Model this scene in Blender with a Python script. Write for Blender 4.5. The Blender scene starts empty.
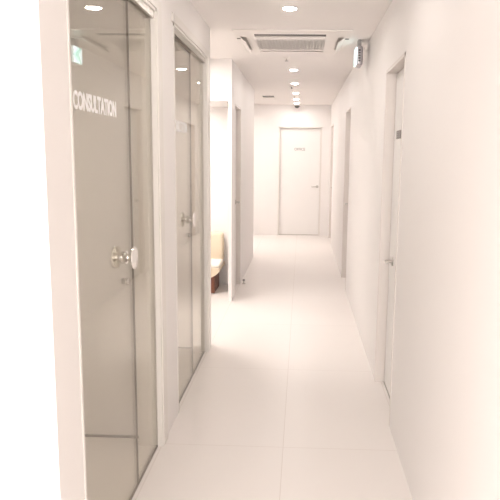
import bpy, bmesh, math, random
from mathutils import Vector, Matrix
random.seed(3)
PI = math.pi
SC = bpy.context.scene
COL = SC.collection

# ------------------------------------------------------------------ camera
H = 1.5
def cam_matrix(p, y, r):
    B = Matrix(((1, 0, 0), (0, 0, -1), (0, 1, 0)))
    cy, sy, cp, sp, cr, sr = math.cos(y), math.sin(y), math.cos(p), math.sin(p), math.cos(r), math.sin(r)
    Ry = Matrix(((cy, 0, -sy), (0, 1, 0), (sy, 0, cy)))
    Rp = Matrix(((1, 0, 0), (0, cp, -sp), (0, sp, cp)))
    Rr = Matrix(((cr, -sr, 0), (sr, cr, 0), (0, 0, 1)))
    return Rr @ Rp @ Ry @ B
rm = cam_matrix(.1578, -.0371, .0130)
cd = bpy.data.cameras.new('camera')
cam = bpy.data.objects.new('camera', cd)
COL.objects.link(cam)
m3 = Matrix((rm[0], -Vector(rm[1]), -Vector(rm[2]))).transposed()
cam.matrix_world = Matrix.Translation((0, 0, H)) @ m3.to_4x4()
cd.sensor_width = 36
cd.lens = 628.73 / 500 * 36
cd.shift_x = (250 - 277.08) / 500
cd.shift_y = (254.96 - 250) / 500
cd.clip_start = .02
SC.camera = cam

# ------------------------------------------------------------------ light levels
w = bpy.data.worlds.new('world'); SC.world = w
w.use_nodes = True
w.node_tree.nodes['Background'].inputs[0].default_value = (1, .95, .9, 1)
w.node_tree.nodes['Background'].inputs[1].default_value = .6
SC.view_settings.view_transform = 'Standard'
SC.view_settings.look = 'None'
SC.view_settings.exposure = 1.34
SC.view_settings.gamma = 1
WARM = (1.0, .94, .895)
DOWN = 92          # emission of a downlight lens
LOBBY = 3.0        # emission of the unseen panels added to light the lobby
SIDE = 6.8        # emission of the unseen panel added over the waiting area floor
FAR = 4.8  # emission of the unseen panel added in the far left recess

ROOM = 1.2         # emission of the unseen panels added to brighten the consultation rooms
# unseen area light added behind the camera to lift ceiling and walls
ld = bpy.data.lights.new('lobby_fill_light', 'AREA'); ld.shape = 'RECTANGLE'; ld.size = 2.4; ld.size_y = 1.8
ld.energy = 66; ld.color = (1, .985, .97)
lo = bpy.data.objects.new('lobby_fill_light', ld); COL.objects.link(lo)
lo.location = (-.9, -3.56, 1.35); lo.rotation_euler = (math.radians(90), 0, 0)

# ------------------------------------------------------------------ materials
def principled(name, col, rough=.5, metal=0, bump=0, bscale=200, spec=.5, var=0.0, vscale=3):
    m = bpy.data.materials.new(name); m.use_nodes = True
    nt = m.node_tree; b = nt.nodes['Principled BSDF']
    b.inputs['Base Color'].default_value = (*col, 1)
    b.inputs['Roughness'].default_value = rough
    b.inputs['Metallic'].default_value = metal
    b.inputs['Specular IOR Level'].default_value = spec
    tc = nt.nodes.new('ShaderNodeTexCoord')
    if var:
        n = nt.nodes.new('ShaderNodeTexNoise'); n.inputs['Scale'].default_value = vscale
        nt.links.new(tc.outputs['Object'], n.inputs['Vector'])
        r = nt.nodes.new('ShaderNodeMix'); r.data_type = 'RGBA'
        r.inputs['A'].default_value = (*[c * (1 - var) for c in col], 1)
        r.inputs['B'].default_value = (*[min(1, c * (1 + var)) for c in col], 1)
        nt.links.new(n.outputs['Fac'], r.inputs['Factor'])
        nt.links.new(r.outputs['Result'], b.inputs['Base Color'])
    if bump:
        n = nt.nodes.new('ShaderNodeTexNoise'); n.inputs['Scale'].default_value = bscale
        n.inputs['Detail'].default_value = 3
        nt.links.new(tc.outputs['Object'], n.inputs['Vector'])
        bp = nt.nodes.new('ShaderNodeBump'); bp.inputs['Strength'].default_value = bump
        bp.inputs['Distance'].default_value = .001
        nt.links.new(n.outputs['Fac'], bp.inputs['Height'])
        nt.links.new(bp.outputs['Normal'], b.inputs['Normal'])
    return m
def emitter(name, col, s):
    m = bpy.data.materials.new(name); m.use_nodes = True
    nt = m.node_tree; nt.nodes.clear()
    e = nt.nodes.new('ShaderNodeEmission'); o = nt.nodes.new('ShaderNodeOutputMaterial')
    e.inputs[0].default_value = (*col, 1); e.inputs[1].default_value = s
    nt.links.new(e.outputs[0], o.inputs[0])
    return m
M = {}
M['wall'] = principled('wall_paint', (.875, .838, .818), .55, bump=.15, bscale=350, var=.01)
M['ceil'] = principled('ceiling_paint', (.92, .877, .85), .8, bump=.15, bscale=300, var=.01)
M['frame'] = principled('painted_frame', (.82, .78, .74), .4)
M['door'] = principled('door_laminate', (.87, .84, .82), .38, var=.01)
M['casing'] = principled('cream_casing', (.70, .63, .56), .45)
M['jamb'] = principled('beige_door_jamb', (.75, .69, .65), .4)
M['metal'] = principled('brushed_aluminium', (.55, .52, .49), .35, 1)
M['chrome'] = principled('polished_chrome', (.86, .84, .82), .12, 1)
M['whitemetal'] = principled('satin_white_metal', (.85, .82, .80), .22, .3)
M['dark'] = principled('dark_grey_plastic', (.06, .055, .05), .4)
M['grey'] = principled('grey_plastic', (.33, .31, .30), .45)
M['slot'] = principled('air_slot_shadow_grey', (.17, .15, .145), .7)
M['filter'] = principled('filter_mesh_grey', (.60, .56, .53), .8)
M['acwhite'] = principled('air_conditioner_plastic', (.88, .83, .79), .35)
M['white'] = principled('white_film', (.95, .94, .93), .5)
M['seal'] = principled('brown_rubber_seal', (.16, .13, .10), .6)
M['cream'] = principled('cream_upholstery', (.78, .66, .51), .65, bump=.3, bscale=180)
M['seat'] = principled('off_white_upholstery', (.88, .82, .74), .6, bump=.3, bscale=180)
M['wood'] = principled('reddish_brown_wood', (.20, .065, .035), .4, var=.25, vscale=9)
M['plate'] = principled('taupe_name_plate', (.17, .14, .13), .4)
M['steel'] = principled('galvanised_side', (.42, .40, .42), .3, .6)
M['lens'] = emitter('downlight_lens', WARM, DOWN)
M['lobbyfill'] = emitter('lobby_fill_panel', (1, .95, .91), LOBBY)
M['sidefill'] = emitter('waiting_fill_panel', (1, .95, .90), SIDE)
M['alcovefill'] = emitter('alcove_fill_panel', (1, .95, .90), 5.0)  # unseen panel added to brighten the alcove
M['farfill'] = emitter('far_fill_panel', (1, .93, .87), FAR)
M['roomfill'] = emitter('room_fill_panel', (1, .95, .88), ROOM)
M['signlit'] = emitter('exit_sign_face', (.80, .97, 1.0), 1.6)
M['signgreen'] = emitter('exit_sign_green', (.10, .75, .50), 1.0)

# pane of clear glass, slightly olive, Schlick reflection worked out from the view angle
g = bpy.data.materials.new('clear_glass'); g.use_nodes = True
nt = g.node_tree; nt.nodes.clear()
def N(t, **k):
    n = nt.nodes.new(t)
    for a, b in k.items(): setattr(n, a, b)
    return n
geo = N('ShaderNodeNewGeometry'); dot = N('ShaderNodeVectorMath', operation='DOT_PRODUCT')
nt.links.new(geo.outputs['Incoming'], dot.inputs[0]); nt.links.new(geo.outputs['Normal'], dot.inputs[1])
ab = N('ShaderNodeMath', operation='ABSOLUTE'); nt.links.new(dot.outputs['Value'], ab.inputs[0])
om = N('ShaderNodeMath', operation='SUBTRACT'); om.inputs[0].default_value = 1; nt.links.new(ab.outputs[0], om.inputs[1])
pw = N('ShaderNodeMath', operation='POWER'); pw.inputs[1].default_value = 5; nt.links.new(om.outputs[0], pw.inputs[0])
ma = N('ShaderNodeMath', operation='MULTIPLY_ADD'); ma.inputs[1].default_value = .96; ma.inputs[2].default_value = .04
nt.links.new(pw.outputs[0], ma.inputs[0])
tr = N('ShaderNodeBsdfTransparent'); tr.inputs[0].default_value = (.95, .942, .905, 1)
gl = N('ShaderNodeBsdfGlossy'); gl.inputs['Roughness'].default_value = .0; gl.inputs[0].default_value = (.95, .94, .92, 1)
mx = N('ShaderNodeMixShader'); nt.links.new(ma.outputs[0], mx.inputs[0])
nt.links.new(tr.outputs[0], mx.inputs[1]); nt.links.new(gl.outputs[0], mx.inputs[2])
ou = N('ShaderNodeOutputMaterial'); nt.links.new(mx.outputs[0], ou.inputs[0])
M['glass'] = g

# floor: 600 mm pale porcelain tiles, hairline joints
f = bpy.data.materials.new('pale_porcelain_tiles'); f.use_nodes = True
nt = f.node_tree; b = nt.nodes['Principled BSDF']
tc = N('ShaderNodeTexCoord'); mp = N('ShaderNodeMapping')
mp.inputs['Location'].default_value = (.07, -.67, 0)
nt.links.new(tc.outputs['Object'], mp.inputs['Vector'])
br = N('ShaderNodeTexBrick'); br.offset = 0; br.squash = 1
br.inputs['Color1'].default_value = (.84, .79, .76, 1); br.inputs['Color2'].default_value = (.85, .80, .77, 1)
br.inputs['Mortar'].default_value = (.73, .665, .625, 1)
br.inputs['Scale'].default_value = 1; br.inputs['Mortar Size'].default_value = .0022
br.inputs['Mortar Smooth'].default_value = .3
br.inputs['Brick Width'].default_value = .63; br.inputs['Row Height'].default_value = 1.2
nt.links.new(mp.outputs[0], br.inputs['Vector']); nt.links.new(br.outputs['Color'], b.inputs['Base Color'])
b.inputs['Roughness'].default_value = .33
bp = N('ShaderNodeBump'); bp.inputs['Strength'].default_value = .3; bp.inputs['Distance'].default_value = .001; bp.invert = True
nt.links.new(br.outputs['Fac'], bp.inputs['Height']); nt.links.new(bp.outputs['Normal'], b.inputs['Normal'])
M['floor'] = f

# ------------------------------------------------------------------ mesh helpers
class MB:
    def __init__(s): s.bm = bmesh.new()
    def box(s, x0, x1, y0, y1, z0, z1, bev=0):
        r = bmesh.ops.create_cube(s.bm, size=1)
        vs = r['verts']
        for v in vs:
            v.co = Vector(((x0 + x1) / 2 + v.co.x * (x1 - x0), (y0 + y1) / 2 + v.co.y * (y1 - y0), (z0 + z1) / 2 + v.co.z * (z1 - z0)))
        if bev:
            es = list({e for v in vs for e in v.link_edges})
            bmesh.ops.bevel(s.bm, geom=es, offset=bev, segments=3, affect='EDGES', profile=.5)
        return s
    def lathe(s, prof, mat=Matrix.Identity(4), n=32):
        """prof: list of (radius, height) turned about local z, then placed by mat"""
        rings = []
        for r, h in prof:
            if r < 1e-6: rings.append([s.bm.verts.new(mat @ Vector((0, 0, h)))])
            else: rings.append([s.bm.verts.new(mat @ Vector((r * math.cos(2 * PI * k / n), r * math.sin(2 * PI * k / n), h))) for k in range(n)])
        for a, b_ in zip(rings, rings[1:]):
            for k in range(n):
                q = (k + 1) % n
                if len(a) == 1 and len(b_) == 1: continue
                if len(a) == 1: s.bm.faces.new((a[0], b_[k], b_[q]))
                elif len(b_) == 1: s.bm.faces.new((a[k], b_[0], a[q]))
                else: s.bm.faces.new((a[k], b_[k], b_[q], a[q]))
        return s
    def prism(s, pts, mat, d, bev=0):
        """closed outline in local xy, extruded by d along local z"""
        a = [s.bm.verts.new(mat @ Vector((x, y, 0))) for x, y in pts]
        b_ = [s.bm.verts.new(mat @ Vector((x, y, d))) for x, y in pts]
        s.bm.faces.new(a); s.bm.faces.new(b_[::-1])
        n = len(pts)
        for k in range(n): s.bm.faces.new((a[k], b_[k], b_[(k + 1) % n], a[(k + 1) % n]))
        return s
    def build(s, name, mat, parent=None, smooth=False, kind=None):
        bmesh.ops.recalc_face_normals(s.bm, faces=s.bm.faces)
        me = bpy.data.meshes.new(name); s.bm.to_mesh(me); s.bm.free()
        me.materials.append(mat)
        if smooth:
            for p in me.polygons: p.use_smooth = True
            try: me.set_sharp_from_angle(angle=R(40))
            except Exception: pass
        o = bpy.data.objects.new(name, me); COL.objects.link(o)
        if parent:
            o.parent = parent
            o.matrix_parent_inverse = parent.matrix_basis.inverted()
        if kind: o['kind'] = kind
        return o
def R(a): return math.radians(a)
def axis(loc, to):
    """matrix taking local z to direction `to`, origin at loc"""
    return Matrix.Translation(loc) @ Vector(to).to_track_quat('Z', 'Y').to_matrix().to_4x4()
def empty(name, loc, label=None, cat=None, group=None, kind=None):
    o = bpy.data.objects.new(name, None); COL.objects.link(o); o.location = loc
    o.empty_display_size = .1
    if label: o['label'] = label
    if cat: o['category'] = cat
    if group: o['group'] = group
    if kind: o['kind'] = kind
    return o
def tag(o, label, cat, group=None):
    o['label'] = label; o['category'] = cat
    if group: o['group'] = group
    return o
def copy_tree(o, parent=None):
    c = o.copy(); COL.objects.link(c); c.parent = parent
    for ch in list(o.children): copy_tree(ch, c)
    return c
def text(name, body, mat3, loc, width, height, mat, parent, depth=.001, bold=0.0, label=None):
    cu = bpy.data.curves.new(name, 'FONT'); cu.body = body; cu.extrude = depth / 2; cu.offset = bold; cu.resolution_u = 3
    t = bpy.data.objects.new(name, cu); COL.objects.link(t)
    bpy.context.view_layer.update()
    me = bpy.data.meshes.new_from_object(t.evaluated_get(bpy.context.evaluated_depsgraph_get()))
    bpy.data.objects.remove(t)
    xs = [v.co.x for v in me.vertices]; ys = [v.co.y for v in me.vertices]
    x0, x1, y0, y1 = min(xs), max(xs), min(ys), max(ys)
    for v in me.vertices:
        p = Vector(((v.co.x - x0) / (x1 - x0) * width, (v.co.y - y0) / (y1 - y0) * height, v.co.z))
        v.co = mat3 @ p + Vector(loc)
    me.materials.clear(); me.materials.append(mat)
    o = bpy.data.objects.new(name, me); COL.objects.link(o)
    o.parent = parent; o.matrix_parent_inverse = parent.matrix_basis.inverted()
    if label: o['label'] = label
    return o
FACE_PX = Matrix(((0, 0, 1), (1, 0, 0), (0, 1, 0)))     # seen from +X: text runs along +Y
FACE_MX = Matrix(((0, 0, -1), (-1, 0, 0), (0, 1, 0)))   # seen from -X: text runs along -Y
FACE_MY = Matrix(((1, 0, 0), (0, 0, -1), (0, 1, 0)))    # seen from -Y: text runs along +X

# ------------------------------------------------------------------ setting
XL, XR, CZ = -.696, .520, 2.415
T = .12
TOP = 2.75                  # walls end above the ceiling line
def struct(name, mb, mat): return mb.build(name, mat, kind='structure')
struct('floor', MB().box(-4.2, 3.2, -3.6, 14.2, -.12, 0), M['floor'])
struct('ceiling', MB().box(-4.2, 3.2, -3.6, 14.2, CZ, CZ + .12), M['ceil'])

# left side: end face towards the lobby, glazed openings 1 and 2, end of the first block
wl = MB()
z = CZ
wl.box(XL - T, XL, 1.70, 1.90, 0, z)                 # near pier
wl.box(XL - T, XL, 1.90, 3.05, 2.165, z)             # over opening 1
wl.box(XL - T, XL, 3.05, 3.46, 0, z)                 # pier
wl.box(XL - T, XL, 3.46, 4.63, 2.185, z)             # over opening 2
wl.box(XL - T, XL, 4.63, 4.82, 0, z)                 # pier
struct('wall_left', wl, M['wall'])
struct('wall_lobby_left', MB().box(-2.6, XL - T, 1.70, 1.82, 0, z), M['wall'])
# consultation rooms behind the glass
struct('wall_room_divider', MB().box(-2.6, XL - T, 3.13, 3.25, 0, z), M['wall'])
struct('wall_room_left', MB().box(-2.72, -2.6, 1.70, 4.82, 0, z), M['wall'])
struct('wall_room_end', MB().box(-2.6, XL - T, 4.70, 4.82, 0, z), M['wall'])
MB().box(-2.6, XL - T, 3.122, 3.13, 0, .012).build('floor_gap_shade', M['seal'], kind='structure')  # dark strip standing in for the shadow line between floor and wall
MB().box(-2.6, XL - T, 4.692, 4.70, 0, .012).build('floor_gap_shade_end', M['seal'], kind='structure')  # same painted shadow line along the end wall
# waiting area: open passage from 4.82 to 6.30, alcove with dropped ceiling behind it
struct('wall_header', MB().box(-4.0, XL - .035, 6.30, 6.42, 2.016, z), M['wall'])
struct('ceiling_alcove', MB().box(-4.0, XL - .072, 6.42, 7.15, 2.016, 2.06), M['wall'])
struct('wall_alcove_back', MB().box(-4.0, XL - .072, 7.15, 7.27, 0, z), M['wall'])
struct('wall_waiting_left', MB().box(-4.12, -4.0, 4.82, 12.1, 0, z), M['wall'])
struct('wall_waiting_near', MB().box(-4.0, -2.72, 4.70, 4.82, 0, z), M['wall'])
D3a, D3b, D3z = 6.60, 7.22, 2.015
wf = MB()
wf.box(XL - .035, XL, 6.30, D3a, 0, z); wf.box(XL - .072, XL, D3a, D3b, D3z, z); wf.box(XL - .072, XL, D3b, 9.20, 0, z)
struct('wall_left_far', wf, M['wall'])
struct('wall_recess_near', MB().box(-4.0, XL - .072, 9.08, 9.20, 0, z), M['wall'])
# back wall with the office door opening
BY = 11.85
wb = MB()
wb.box(-4.0, -.440, BY, BY + T, 0, z); wb.box(.365, 1.2, BY, BY + T, 0, z); wb.box(-.440, .365, BY, BY + T, 2.02, z)
struct('wall_back', wb, M['wall'])
# right side with three doors
RD = [(3.36, 4.09, 2.03), (6.98, 7.75, 2.03), (10.75, 11.55, 2.03)]
wr = MB(); y = -3.5
for a, b_, dz in RD:
    wr.box(XR, XR + T, y, a, 0, z); wr.box(XR, XR + T, a, b_, dz, z); y = b_
wr.box(XR, XR + T, y, BY, 0, z)
struct('wall_right', wr, M['wall'])
# lobby behind the camera
struct('wall_lobby_back', MB().box(-4.0, -2.1, -3.52, -3.4, 0, z).box(.3, 1.2, -3.52, -3.4, 0, z).box(-2.1, .3, -3.52, -3.4, 0, .45).box(-2.1, .3, -3.52, -3.4, 2.25, z), M['wall'])
r = empty('added_window_1', (-.9, -3.46, .45), 'unseen lobby window added behind the camera for the fill light', None, None, 'structure')  # made-up window, gives the added area light an opening
MB().box(-2.1, -2.05, -3.5, -3.42, .45, 2.25).box(.25, .3, -3.5, -3.42, .45, 2.25).box(-2.05, .25, -3.5, -3.42, .45, .5).box(-2.05, .25, -3.5, -3.42, 2.2, 2.25).box(-.925, -.875, -3.5, -3.42, .5, 2.2).build('added_window_frame', M['frame'], r)
struct('wall_lobby_side', MB().box(-4.12, -4.0, -3.4, 1.82, 0, z), M['wall'])
struct('wall_lobby_front', MB().box(-4.0, -2.6, 1.70, 1.82, 0, z), M['wall'])

# ------------------------------------------------------------------ fittings
def knob_mb(mb, c, s):
    """door knob on a rose, axis along X, s = +1 corridor side / -1 room side"""
    mat = axis(c, (s, 0, 0))
    mb.lathe([(0, .0), (.026, .0), (.027, .003), (.024, .006), (.016, .008), (.0145, .022), (.016, .026), (.030, .029),
              (.045, .031), (.048, .035), (.046, .039), (.030, .0415), (0, .0425)], mat, 40)
    return mb
def lever(parent, c, n, along, mat, name='handle', L=.11):
    """lever handle: rose and neck along n, grip along `along`"""
    mb = MB(); n = Vector(n); a = Vector(along)
    mb.lathe([(0, 0), (.026, 0), (.026, .006), (.023, .009), (.009, .010), (.009, .045), (0, .045)], axis(c, n), 28)
    p = Vector(c) + n * .045 - a * .008
    mb.lathe([(0, 0), (.007, 0), (.0095, .006), (.0095, L - .01), (.007, L), (0, L)], axis(p, a), 20)
    return mb.build(name, mat, parent, True)

def glass_door(idx, y0, y1, ztop, seam, kn, label, letters):
    """glazed screen: casing, hinged leaf up to `seam`, fixed light beyond it"""
    XG = -.722
    r = empty('door_%d' % idx, (XL, (y0 + y1) / 2, 0), label, None, None, 'structure')
    fr = MB()
    fr.box(XL - T, XL + .004, y0, y0 + .012, 0, ztop)            # slim near jamb
    fr.box(XL - T, XL + .004, y1 - .014, y1, 0, ztop)            # far jamb
    fr.box(XL - T, XL + .004, y0, y1, ztop - .014, ztop)
    fr.build('frame', M['frame'], r)
    cs = MB()
    cs.box(XL, XL + .010, y1, y1 + .085, 0, ztop)
    cs.box(XL, XL + .010, y0 - .04, y1 + .085, ztop, ztop + .045)
    cs.build('casing', M['frame'], r)
    tk = MB()
    tk.box(XG - .022, XG - .009, y0 + .012, y1 - .014, ztop - .045, ztop - .014)
    tk.box(XG + .009, XG + .022, y0 + .012, y1 - .014, ztop - .045, ztop - .014)
    tk.build('head_channel', M['metal'], r)
    ds = MB(); ds.box(XG - .008, XG + .008, y0 + .012, seam - .002, ztop - .060, ztop - .014)
    ds.build('closer_rail', M['seal'], r)
    lf = MB(); lf.box(XG - .005, XG + .005, y0 + .014, seam - .002, .008, ztop - .040)
    leaf = lf.build('glass_leaf', M['glass'], r)
    sl = MB(); sl.box(XG - .004, XG + .004, y0 + .014, seam - .002, .001, .008)
    sl.build('bottom_seal', M['seal'], leaf)
    se = MB(); se.box(XG - .0045, XG + .0045, seam - .0012, seam + .0012, .001, ztop - .040)
    se.build('edge_seal', M['seal'], leaf)
    fx = MB(); fx.box(XG - .005, XG + .005, seam + .002, y1 - .014, .008, ztop - .040)
    fixed = fx.build('fixed_pane', M['glass'], r)
    sl = MB(); sl.box(XG - .004, XG + .004, seam + .002, y1 - .014, .001, .008)
    sl.build('bottom_seal', M['seal'], fixed)
    kb = MB(); knob_mb(kb, (XG + .005, kn[0], kn[1]), 1); knob_mb(kb, (XG - .005, kn[0], kn[1]), -1)
    kb.build('knob', M['chrome'], leaf, True)
    lk = MB()
    for s in (1, -1):
        lk.lathe([(0, 0), (.013, 0), (.013, .006), (.010, .009), (0, .009)], axis((XG + .005 * s, kn[0], kn[1] - .10), (s, 0, 0)), 24)
    lk.build('lock_cylinder', M['metal'], leaf, True)
    pv = MB(); pv.box(XG - .014, XG + .014, y0 + .014, y0 + .085, .0, .03, .003)
    pv.build('floor_pivot', M['grey'], leaf)
    text('lettering', letters[0], FACE_PX, (XG + .0055, letters[1], letters[3]), letters[2], letters[4], M['white'], leaf, .001, .035, 'white film lettering')
    return r
glass_door(1, 1.90, 3.05, 2.165, 2.65, (2.53, 1.075),
           'frameless glass door and side pane nearest the camera with white lettering and round chrome knob', ('CONSULTATION', 1.985, .460, 1.634, .060))
glass_door(2, 3.46, 4.63, 2.185, 4.10, (3.975, 1.085),
           'second frameless glass door along the left wall, smaller in view, with round knob', ('CONSULTATION', 3.545, .40, 1.624, .064))

def right_door(idx, a, b_, dz, label, sign=None, hy=None, hz=.93, depth=.06):
    r = empty('door_%d' % idx, (XR, (a + b_) / 2, 0), label, None, None, 'structure')
    fr = MB(); xd = XR + T
    fr.box(XR - .002, xd, a, a + .020, 0, dz); fr.box(XR - .002, xd, b_ - .020, b_, 0, dz)
    fr.box(XR - .002, xd, a, b_, dz - .020, dz)
    fr.build('frame', M['jamb'], r)
    lf = MB(); lf.box(XR + depth, XR + depth + .04, a + .026, b_ - .026, .007, dz - .023, .001)
    leaf = lf.build('leaf', M['door'], r)
    bk = MB(); bk.box(XR + depth + .005, XR + depth + .03, a + .020, b_ - .020, .0, dz - .020)
    bk.build('gap_seal', M['seal'], r)
    th = MB(); th.box(XR + depth - .004, XR + depth + .04, a + .02, b_ - .02, 0, .004)
    th.build('threshold', M['metal'], r)
    if hy: lever(leaf, (XR + depth, hy, hz), (-1, 0, 0), (0, -1, 0), M['metal'], L=.07)
    if sign:
        y0, y1, z0, z1 = sign
        p = MB(); p.box(XR + depth - .004, XR + depth, y0, y1, z0, z1, .001)
        pl_ = p.build('name_plate', M['plate'], leaf); pl_['label'] = 'small dark name plate'
        q = MB()
        for k in range(3):
            w_ = (y1 - y0) * (.30 if k != 1 else .22)
            zz = z0 + (z1 - z0) * (.25 + .24 * k)
            for j in range(2):
                yy = y0 + (y1 - y0) * (.14 + .42 * j)
                q.box(XR + depth - .005, XR + depth - .003, yy, yy + w_, zz, zz + .004)
        q.build('name_plate_marks', M['grey'], pl_)
    return r
right_door(3, *RD[0], 'white flush door in the near right wall with small dark name plate', (3.78, 3.95, 1.605, 1.655), 3.90, .85)
right_door(4, *RD[1], 'white flush door recessed in the middle of the right wall', None, 7.62)
right_door(5, *RD[2], 'white flush door at the far end of the right wall', None, 11.42)
# left door 6, mirrored
r = empty('door_6', (XL, (D3a + D3b) / 2, 0), 'white door in the left wall just beyond the waiting area opening', None, None, 'structure')
fr = MB(); fr.box(XL - .072, XL + .002, D3a, D3a + .02, 0, D3z); fr.box(XL - .072, XL + .002, D3b - .02, D3b, 0, D3z); fr.box(XL - .072, XL + .002, D3a, D3b, D3z - .02, D3z)
fr.build('frame', M['jamb'], r)
leaf = MB().box(XL - .071, XL - .05, D3a + .026, D3b - .026, .007, D3z - .023, .001).build('leaf', M['door'], r)
MB().box(XL - .068, XL - .054, D3a + .02, D3b - .02, 0, D3z - .02).build('gap_seal', M['seal'], r)
lever(leaf, (XL - .05, D3b - .10, .965), (1, 0, 0), (0, -1, 0), M['metal'], L=.09)

# office door at the end of the corridor
r = empty('door_7', (-.04, BY, 0), 'white office door facing the camera at the end of the corridor', None, None, 'structure')
fr = MB()
x0, x1, dz = -.440, .365, 2.02
fr.box(x0, x0 + .022, BY - .004, BY + T, 0, dz); fr.box(x1 - .022, x1, BY - .004, BY + T, 0, dz); fr.box(x0, x1, BY - .004, BY + T, dz - .022, dz)
fr.build('frame', M['frame'], r)
leaf = MB().box(x0 + .026, x1 - .026, BY + .05, BY + .09, .012, dz - .028, .001).build('leaf', M['door'], r)
MB().box(x0 + .022, x1 - .022, BY + .06, BY + .08, 0, dz - .022).build('gap_seal', M['casing'], r)
MB().box(x0 + .022, x1 - .022, BY + .035, BY + .1, 0, .006).build('threshold', M['metal'], r)
lever(leaf, (.295, BY + .05, .92), (0, -1, 0), (-1, 0, 0), M['metal'], L=.12)
text('lettering', 'OFFICE', FACE_MY, (-.145, BY + .049, 1.585), .20, .05, M['grey'], leaf, .002, .01, 'grey raised lettering')

# ------------------------------------------------------------------ ceiling fittings
def make_downlight():
    r = empty('downlight', (0, 0, CZ))
    MB().lathe([(.041, .0), (.050, .0), (.053, -.002), (.051, -.005), (.046, -.006), (.042, -.004), (.041, 0)]).build('trim_ring', M['acwhite'], r, True).location = (0, 0, 0)
    MB().lathe([(0, -.013), (.014, -.012), (.026, -.0095), (.035, -.0065), (.0405, -.003), (.0405, -.0005), (0, -.0005)]).build('lens', M['lens'], r, True)
    return r
def fixloc(r, loc):
    for ch in r.children: ch.matrix_parent_inverse = Matrix.Identity(4)
    r.location = loc
dl = [( -.095, 4.16, 'round white downlight nearest the camera, in front of the air conditioner'),
      (-.11, 7.05, 'round lit downlight just beyond the air conditioner, second along the corridor'),
      (-.11, 8.36, 'round lit downlight, third along the corridor ceiling, second past the air conditioner'),
      (-.11, 9.64, 'round lit downlight, fourth along the corridor ceiling, level with the small vent'),
      (-.11, 10.65, 'round lit downlight, fifth along the ceiling, next to last before the end wall'),
      (-.11, 11.42, 'round lit downlight closest to the end wall above the office door')]
P = make_downlight()
for ch in P.children: ch.matrix_parent_inverse = Matrix.Identity(4)
for i, (x, y, lb) in enumerate(dl):
    o = P if i == 0 else copy_tree(P)
    o.location = (x, y, CZ); tag(o, lb, 'light', 'downlights along the corridor ceiling')
# unseen downlight added to light the nearer glass door and pier
for (x, y, lb) in [(-.095, 2.80, 'unseen round downlight added in front of the nearer glass door, above the picture edge')]:
    o = copy_tree(P); o.location = (x, y, CZ); tag(o, lb, 'light', 'downlights along the corridor ceiling')

def fill_panel(x0, x1, y0, y1, z, mat, label):  # unseen panels added to light the lobby, rooms and side spaces
    r = empty('fill_light', ((x0 + x1) / 2, (y0 + y1) / 2, z), label, 'light')
    MB().box(x0 - .02, x0, y0 - .02, y1 + .02, z - .02, z).box(x1, x1 + .02, y0 - .02, y1 + .02, z - .02, z) \
        .box(x0, x1, y0 - .02, y0, z - .02, z).box(x0, x1, y1, y1 + .02, z - .02, z).build('frame', M['acwhite'], r)
    MB().box(x0, x1, y0, y1, z - .012, z - .002).build('diffuser', mat, r)
fill_panel(-1.9, -.7, -.6, .6, CZ, M['lobbyfill'], 'unseen fill panel added in the lobby ceiling, left of the camera')
fill_panel(-.5, .3, -2.4, -1.2, CZ, M['lobbyfill'], 'unseen fill panel added in the lobby ceiling, behind the camera')
fill_panel(-1.9, -1.05, 5.15, 5.95, CZ, M['sidefill'], 'unseen square panel added in the waiting area ceiling')
fill_panel(-2.0, -1.15, 6.58, 6.95, 2.016, M['alcovefill'], 'unseen fill panel added in the dropped ceiling above the sofa')
fill_panel(-2.0, -1.0, 10.0, 11.0, CZ, M['farfill'], 'unseen square panel added in the far left recess ceiling')

fill_panel(-2.3, -1.5, 2.2, 2.8, CZ, M['roomfill'], 'unseen fill panel added in the ceiling of the nearer consultation room')
fill_panel(-2.3, -1.5, 3.7, 4.3, CZ, M['roomfill'], 'unseen fill panel added in the ceiling of the farther consultation room')

# four-way cassette air conditioner
ax0, ax1, ay0, ay1, az = -.536, .358, 4.83, 5.86, 2.403
r = empty('air_conditioner', ((ax0 + ax1) / 2, (ay0 + ay1) / 2, CZ), 'square white four-way cassette air conditioner set into the corridor ceiling', 'air conditioner')
X_ = [ax0, -.500, -.452, -.385, .168, .262, .310, ax1]
Y_ = [ay0, 4.965, 5.085, 5.19, 5.67, 5.735, 5.80, ay1]
holes = {(3, 1): 'near', (3, 3): 'grille', (1, 2): 'left', (1, 3): 'left', (5, 2): 'right', (5, 3): 'right', (3, 5): 'far'}
mb = MB()
for i in range(7):
    for j in range(7):
        if (i, j) not in holes: mb.box(X_[i], X_[i + 1], Y_[j], Y_[j + 1], az, CZ - .001)
bmesh.ops.remove_doubles(mb.bm, verts=mb.bm.verts, dist=1e-5)
mb.build('panel', M['acwhite'], r)
for hx0, hx1, hy0, hy1 in ((3, 4, 1, 2), (1, 2, 2, 4), (5, 6, 2, 4)):
    MB().box(X_[hx0], X_[hx1], Y_[hy0], Y_[hy1], CZ - .003, CZ - .0005).build('air_slot', M['slot'] if hx0 == 3 else M['filter'], r)
MB().box(X_[3], X_[4], Y_[3], Y_[4], CZ - .003, CZ - .0005).build('filter', M['filter'], r)
mb = MB(); gx0, gx1, gy0, gy1 = X_[3], X_[4], Y_[3], Y_[4]
nx, ny = 22, 9
for k in range(nx + 1):
    t = gx0 + (gx1 - gx0) * k / nx; mb.box(t - .007, t + .007, gy0, gy1, az + .001, az + .003)
for k in range(ny + 1):
    t = gy0 + (gy1 - gy0) * k / ny; mb.box(gx0, gx1, t - .017, t + .017, az + .001, az + .003)
mb.build('grille', M['acwhite'], r)
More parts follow.
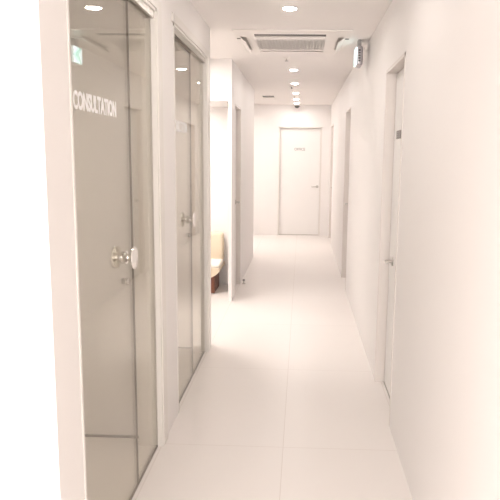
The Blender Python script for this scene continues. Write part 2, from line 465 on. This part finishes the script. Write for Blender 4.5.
def flap(hinge, tilt, length, w_, ang):
    """curved louver blade hinged along its local x edge, turned by ang about z and tilted down"""
    mat = Matrix.Translation(hinge) @ Matrix.Rotation(ang, 4, 'Z') @ Matrix.Rotation(tilt, 4, 'X')
    m2 = mat @ Matrix.Translation((-length / 2, 0, 0)) @ Matrix(((0, 0, 1, 0), (1, 0, 0, 0), (0, 1, 0, 0), (0, 0, 0, 1)))
    mb = MB(); mb.prism([(0, -.002), (w_ * .5, -.004), (w_ * .95, -.002), (w_, 0), (w_ * .95, .002), (w_ * .5, 0), (0, .002)], m2, length)
    return mb.build('louver', M['acwhite'], r)
cx = (X_[3] + X_[4]) / 2
flap((cx, Y_[6], az), R(185), X_[4] - X_[3] - .01, .055, 0)                 # far louver, shut
flap((X_[1], (Y_[2] + Y_[4]) / 2, az), R(-38), Y_[4] - Y_[2] - .02, .060, R(-90))
flap((X_[6], (Y_[2] + Y_[4]) / 2, az), R(-38), Y_[4] - Y_[2] - .02, .060, R(90))
for sx in (-.515, .335): MB().box(sx - .014, sx + .014, 5.13, 5.16, az - .003, az + .001, .001).build('corner_clip', M['slot'], r)

# linear ceiling vent by the left wall
r = empty('ceiling_vent', (-.55, 10.375, CZ), 'small rectangular white vent in the far ceiling near the left wall', 'vent')
MB().box(-.655, -.445, 10.05, 10.08, CZ - .004, CZ).box(-.655, -.445, 10.67, 10.70, CZ - .008, CZ).box(-.655, -.640, 10.08, 10.67, CZ - .004, CZ).box(-.460, -.445, 10.08, 10.67, CZ - .004, CZ).build('frame', M['acwhite'], r)
MB().box(-.64, -.46, 10.08, 10.67, CZ - .002, CZ).build('backing', M['dark'], r)
MB().box(-.64, -.46, 10.36, 10.64, CZ - .010, CZ - .002).build('slat', M['acwhite'], r)

def sprinkler(x, y, label):
    r = empty('sprinkler', (x, y, CZ), label, 'sprinkler', 'sprinklers in the corridor ceiling')
    MB().lathe([(0, 0), (.030, 0), (.030, -.003), (.018, -.008), (0, -.008)], Matrix.Translation((x, y, CZ))).build('escutcheon', M['acwhite'], r, True)
    MB().lathe([(0, -.008), (.007, -.008), (.007, -.026), (.017, -.027), (.017, -.030), (0, -.030)], Matrix.Translation((x, y, CZ))).build('head', M['grey'], r, True)
sprinkler(-.165, 6.22, 'tiny metal sprinkler in the ceiling right behind the air conditioner')
sprinkler(-.155, 8.75, 'tiny metal sprinkler between the third and fourth downlights')
sprinkler(-.135, 10.15, 'tiny metal sprinkler between the fourth and fifth downlights')

# dome camera
r = empty('dome_camera', (-.105, 11.66, CZ), 'small black dome camera under the ceiling in front of the end wall', 'camera')
MB().lathe([(0, 0), (.058, 0), (.060, -.02), (.052, -.028), (0, -.028)], Matrix.Translation((-.105, 11.66, CZ))).build('base', M['acwhite'], r, True)
MB().lathe([(.048, -.028), (.047, -.042), (.040, -.058), (.026, -.070), (0, -.076)], Matrix.Translation((-.105, 11.66, CZ))).build('dome', M['dark'], r, True)

# exit sign on the right wall, face towards the glass doors
sx0, sx1, sy0, sy1, sz0, sz1 = .412, .468, 5.18, 5.38, 2.212, 2.362
r = empty('exit_sign', (sx0, (sy0 + sy1) / 2, sz0), 'lit exit sign box hung from the ceiling close to the right wall', 'sign')
MB().box(sx0 + .006, sx1, sy0, sy1, sz0, sz1, .018).build('housing', M['steel'], r)
fc = MB().box(sx0, sx0 + .012, sy0 + .010, sy1 - .010, sz0 + .012, sz1 - .012, .003).build('lit_face', M['signlit'], r)
ya, yb, zc = sy0 + .035, sy1 - .04, (sz0 + sz1) / 2
mb = MB()
mat = Matrix.Translation((sx0 - .0015, 0, 0)) @ Matrix(((0, 0, 1, 0), (1, 0, 0, 0), (0, 1, 0, 0), (0, 0, 0, 1)))
mb.prism([(ya, zc), (yb - .03, zc + .062), (yb, zc + .062), (yb - .055, zc), (yb, zc - .062), (yb - .03, zc - .062)], mat, .0014)
mb.build('arrow', M['signgreen'], fc)
mb = MB(); 
for k in range(5): mb.box(.432, .447, sy0 - .0025, sy0 + .001, sz0 + .028 + .020 * k, sz0 + .040 + .020 * k)
mb.build('side_vents', M['dark'], r)
MB().box(sx0 + .018, sx1 - .012, sy0 + .05, sy1 - .05, sz1 - .002, CZ).build('ceiling_mount', M['grey'], r)

# ------------------------------------------------------------------ sofa in the alcove
sxr, syf, syb = -.865, 6.62, 7.13
r = empty('sofa', (-1.5, 6.88, 0), 'low cream sofa with off-white seat on a reddish brown wooden base in the waiting alcove', 'sofa')
def cushion(x0, x1, y0, y1, z0, z1, bev, name, mat):
    mb = MB(); mb.box(x0, x1, y0, y1, z0, z1, bev); return mb.build(name, mat, r, True)
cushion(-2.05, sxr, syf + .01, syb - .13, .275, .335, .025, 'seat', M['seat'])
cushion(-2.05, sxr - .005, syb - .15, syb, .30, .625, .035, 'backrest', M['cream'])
mb = MB()   # apron with a curved front corner and lower edge
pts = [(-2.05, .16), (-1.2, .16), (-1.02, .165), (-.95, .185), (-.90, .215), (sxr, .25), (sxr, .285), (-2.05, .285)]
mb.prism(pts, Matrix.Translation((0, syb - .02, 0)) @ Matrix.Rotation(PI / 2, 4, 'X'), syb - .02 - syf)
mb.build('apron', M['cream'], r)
mb = MB(); mb.box(-1.99, -.925, syf + .05, syb - .06, 0, .20, .006); mb.build('base', M['wood'], r)

# ------------------------------------------------------------------ door stop by the left door
r = empty('door_stop', (-.655, 7.22, 0), 'small dark door stop on the floor beside the left door past the opening', 'door stop')
MB().lathe([(0, 0), (.020, 0), (.020, .006), (.008, .010), (.008, .035), (0, .035)], Matrix.Translation((-.655, 7.22, 0)), 20).build('foot', M['metal'], r, True)
MB().lathe([(0, .035), (.014, .035), (.015, .045), (.012, .055), (0, .056)], Matrix.Translation((-.655, 7.22, 0)), 20).build('rubber_cap', M['grey'], r, True)
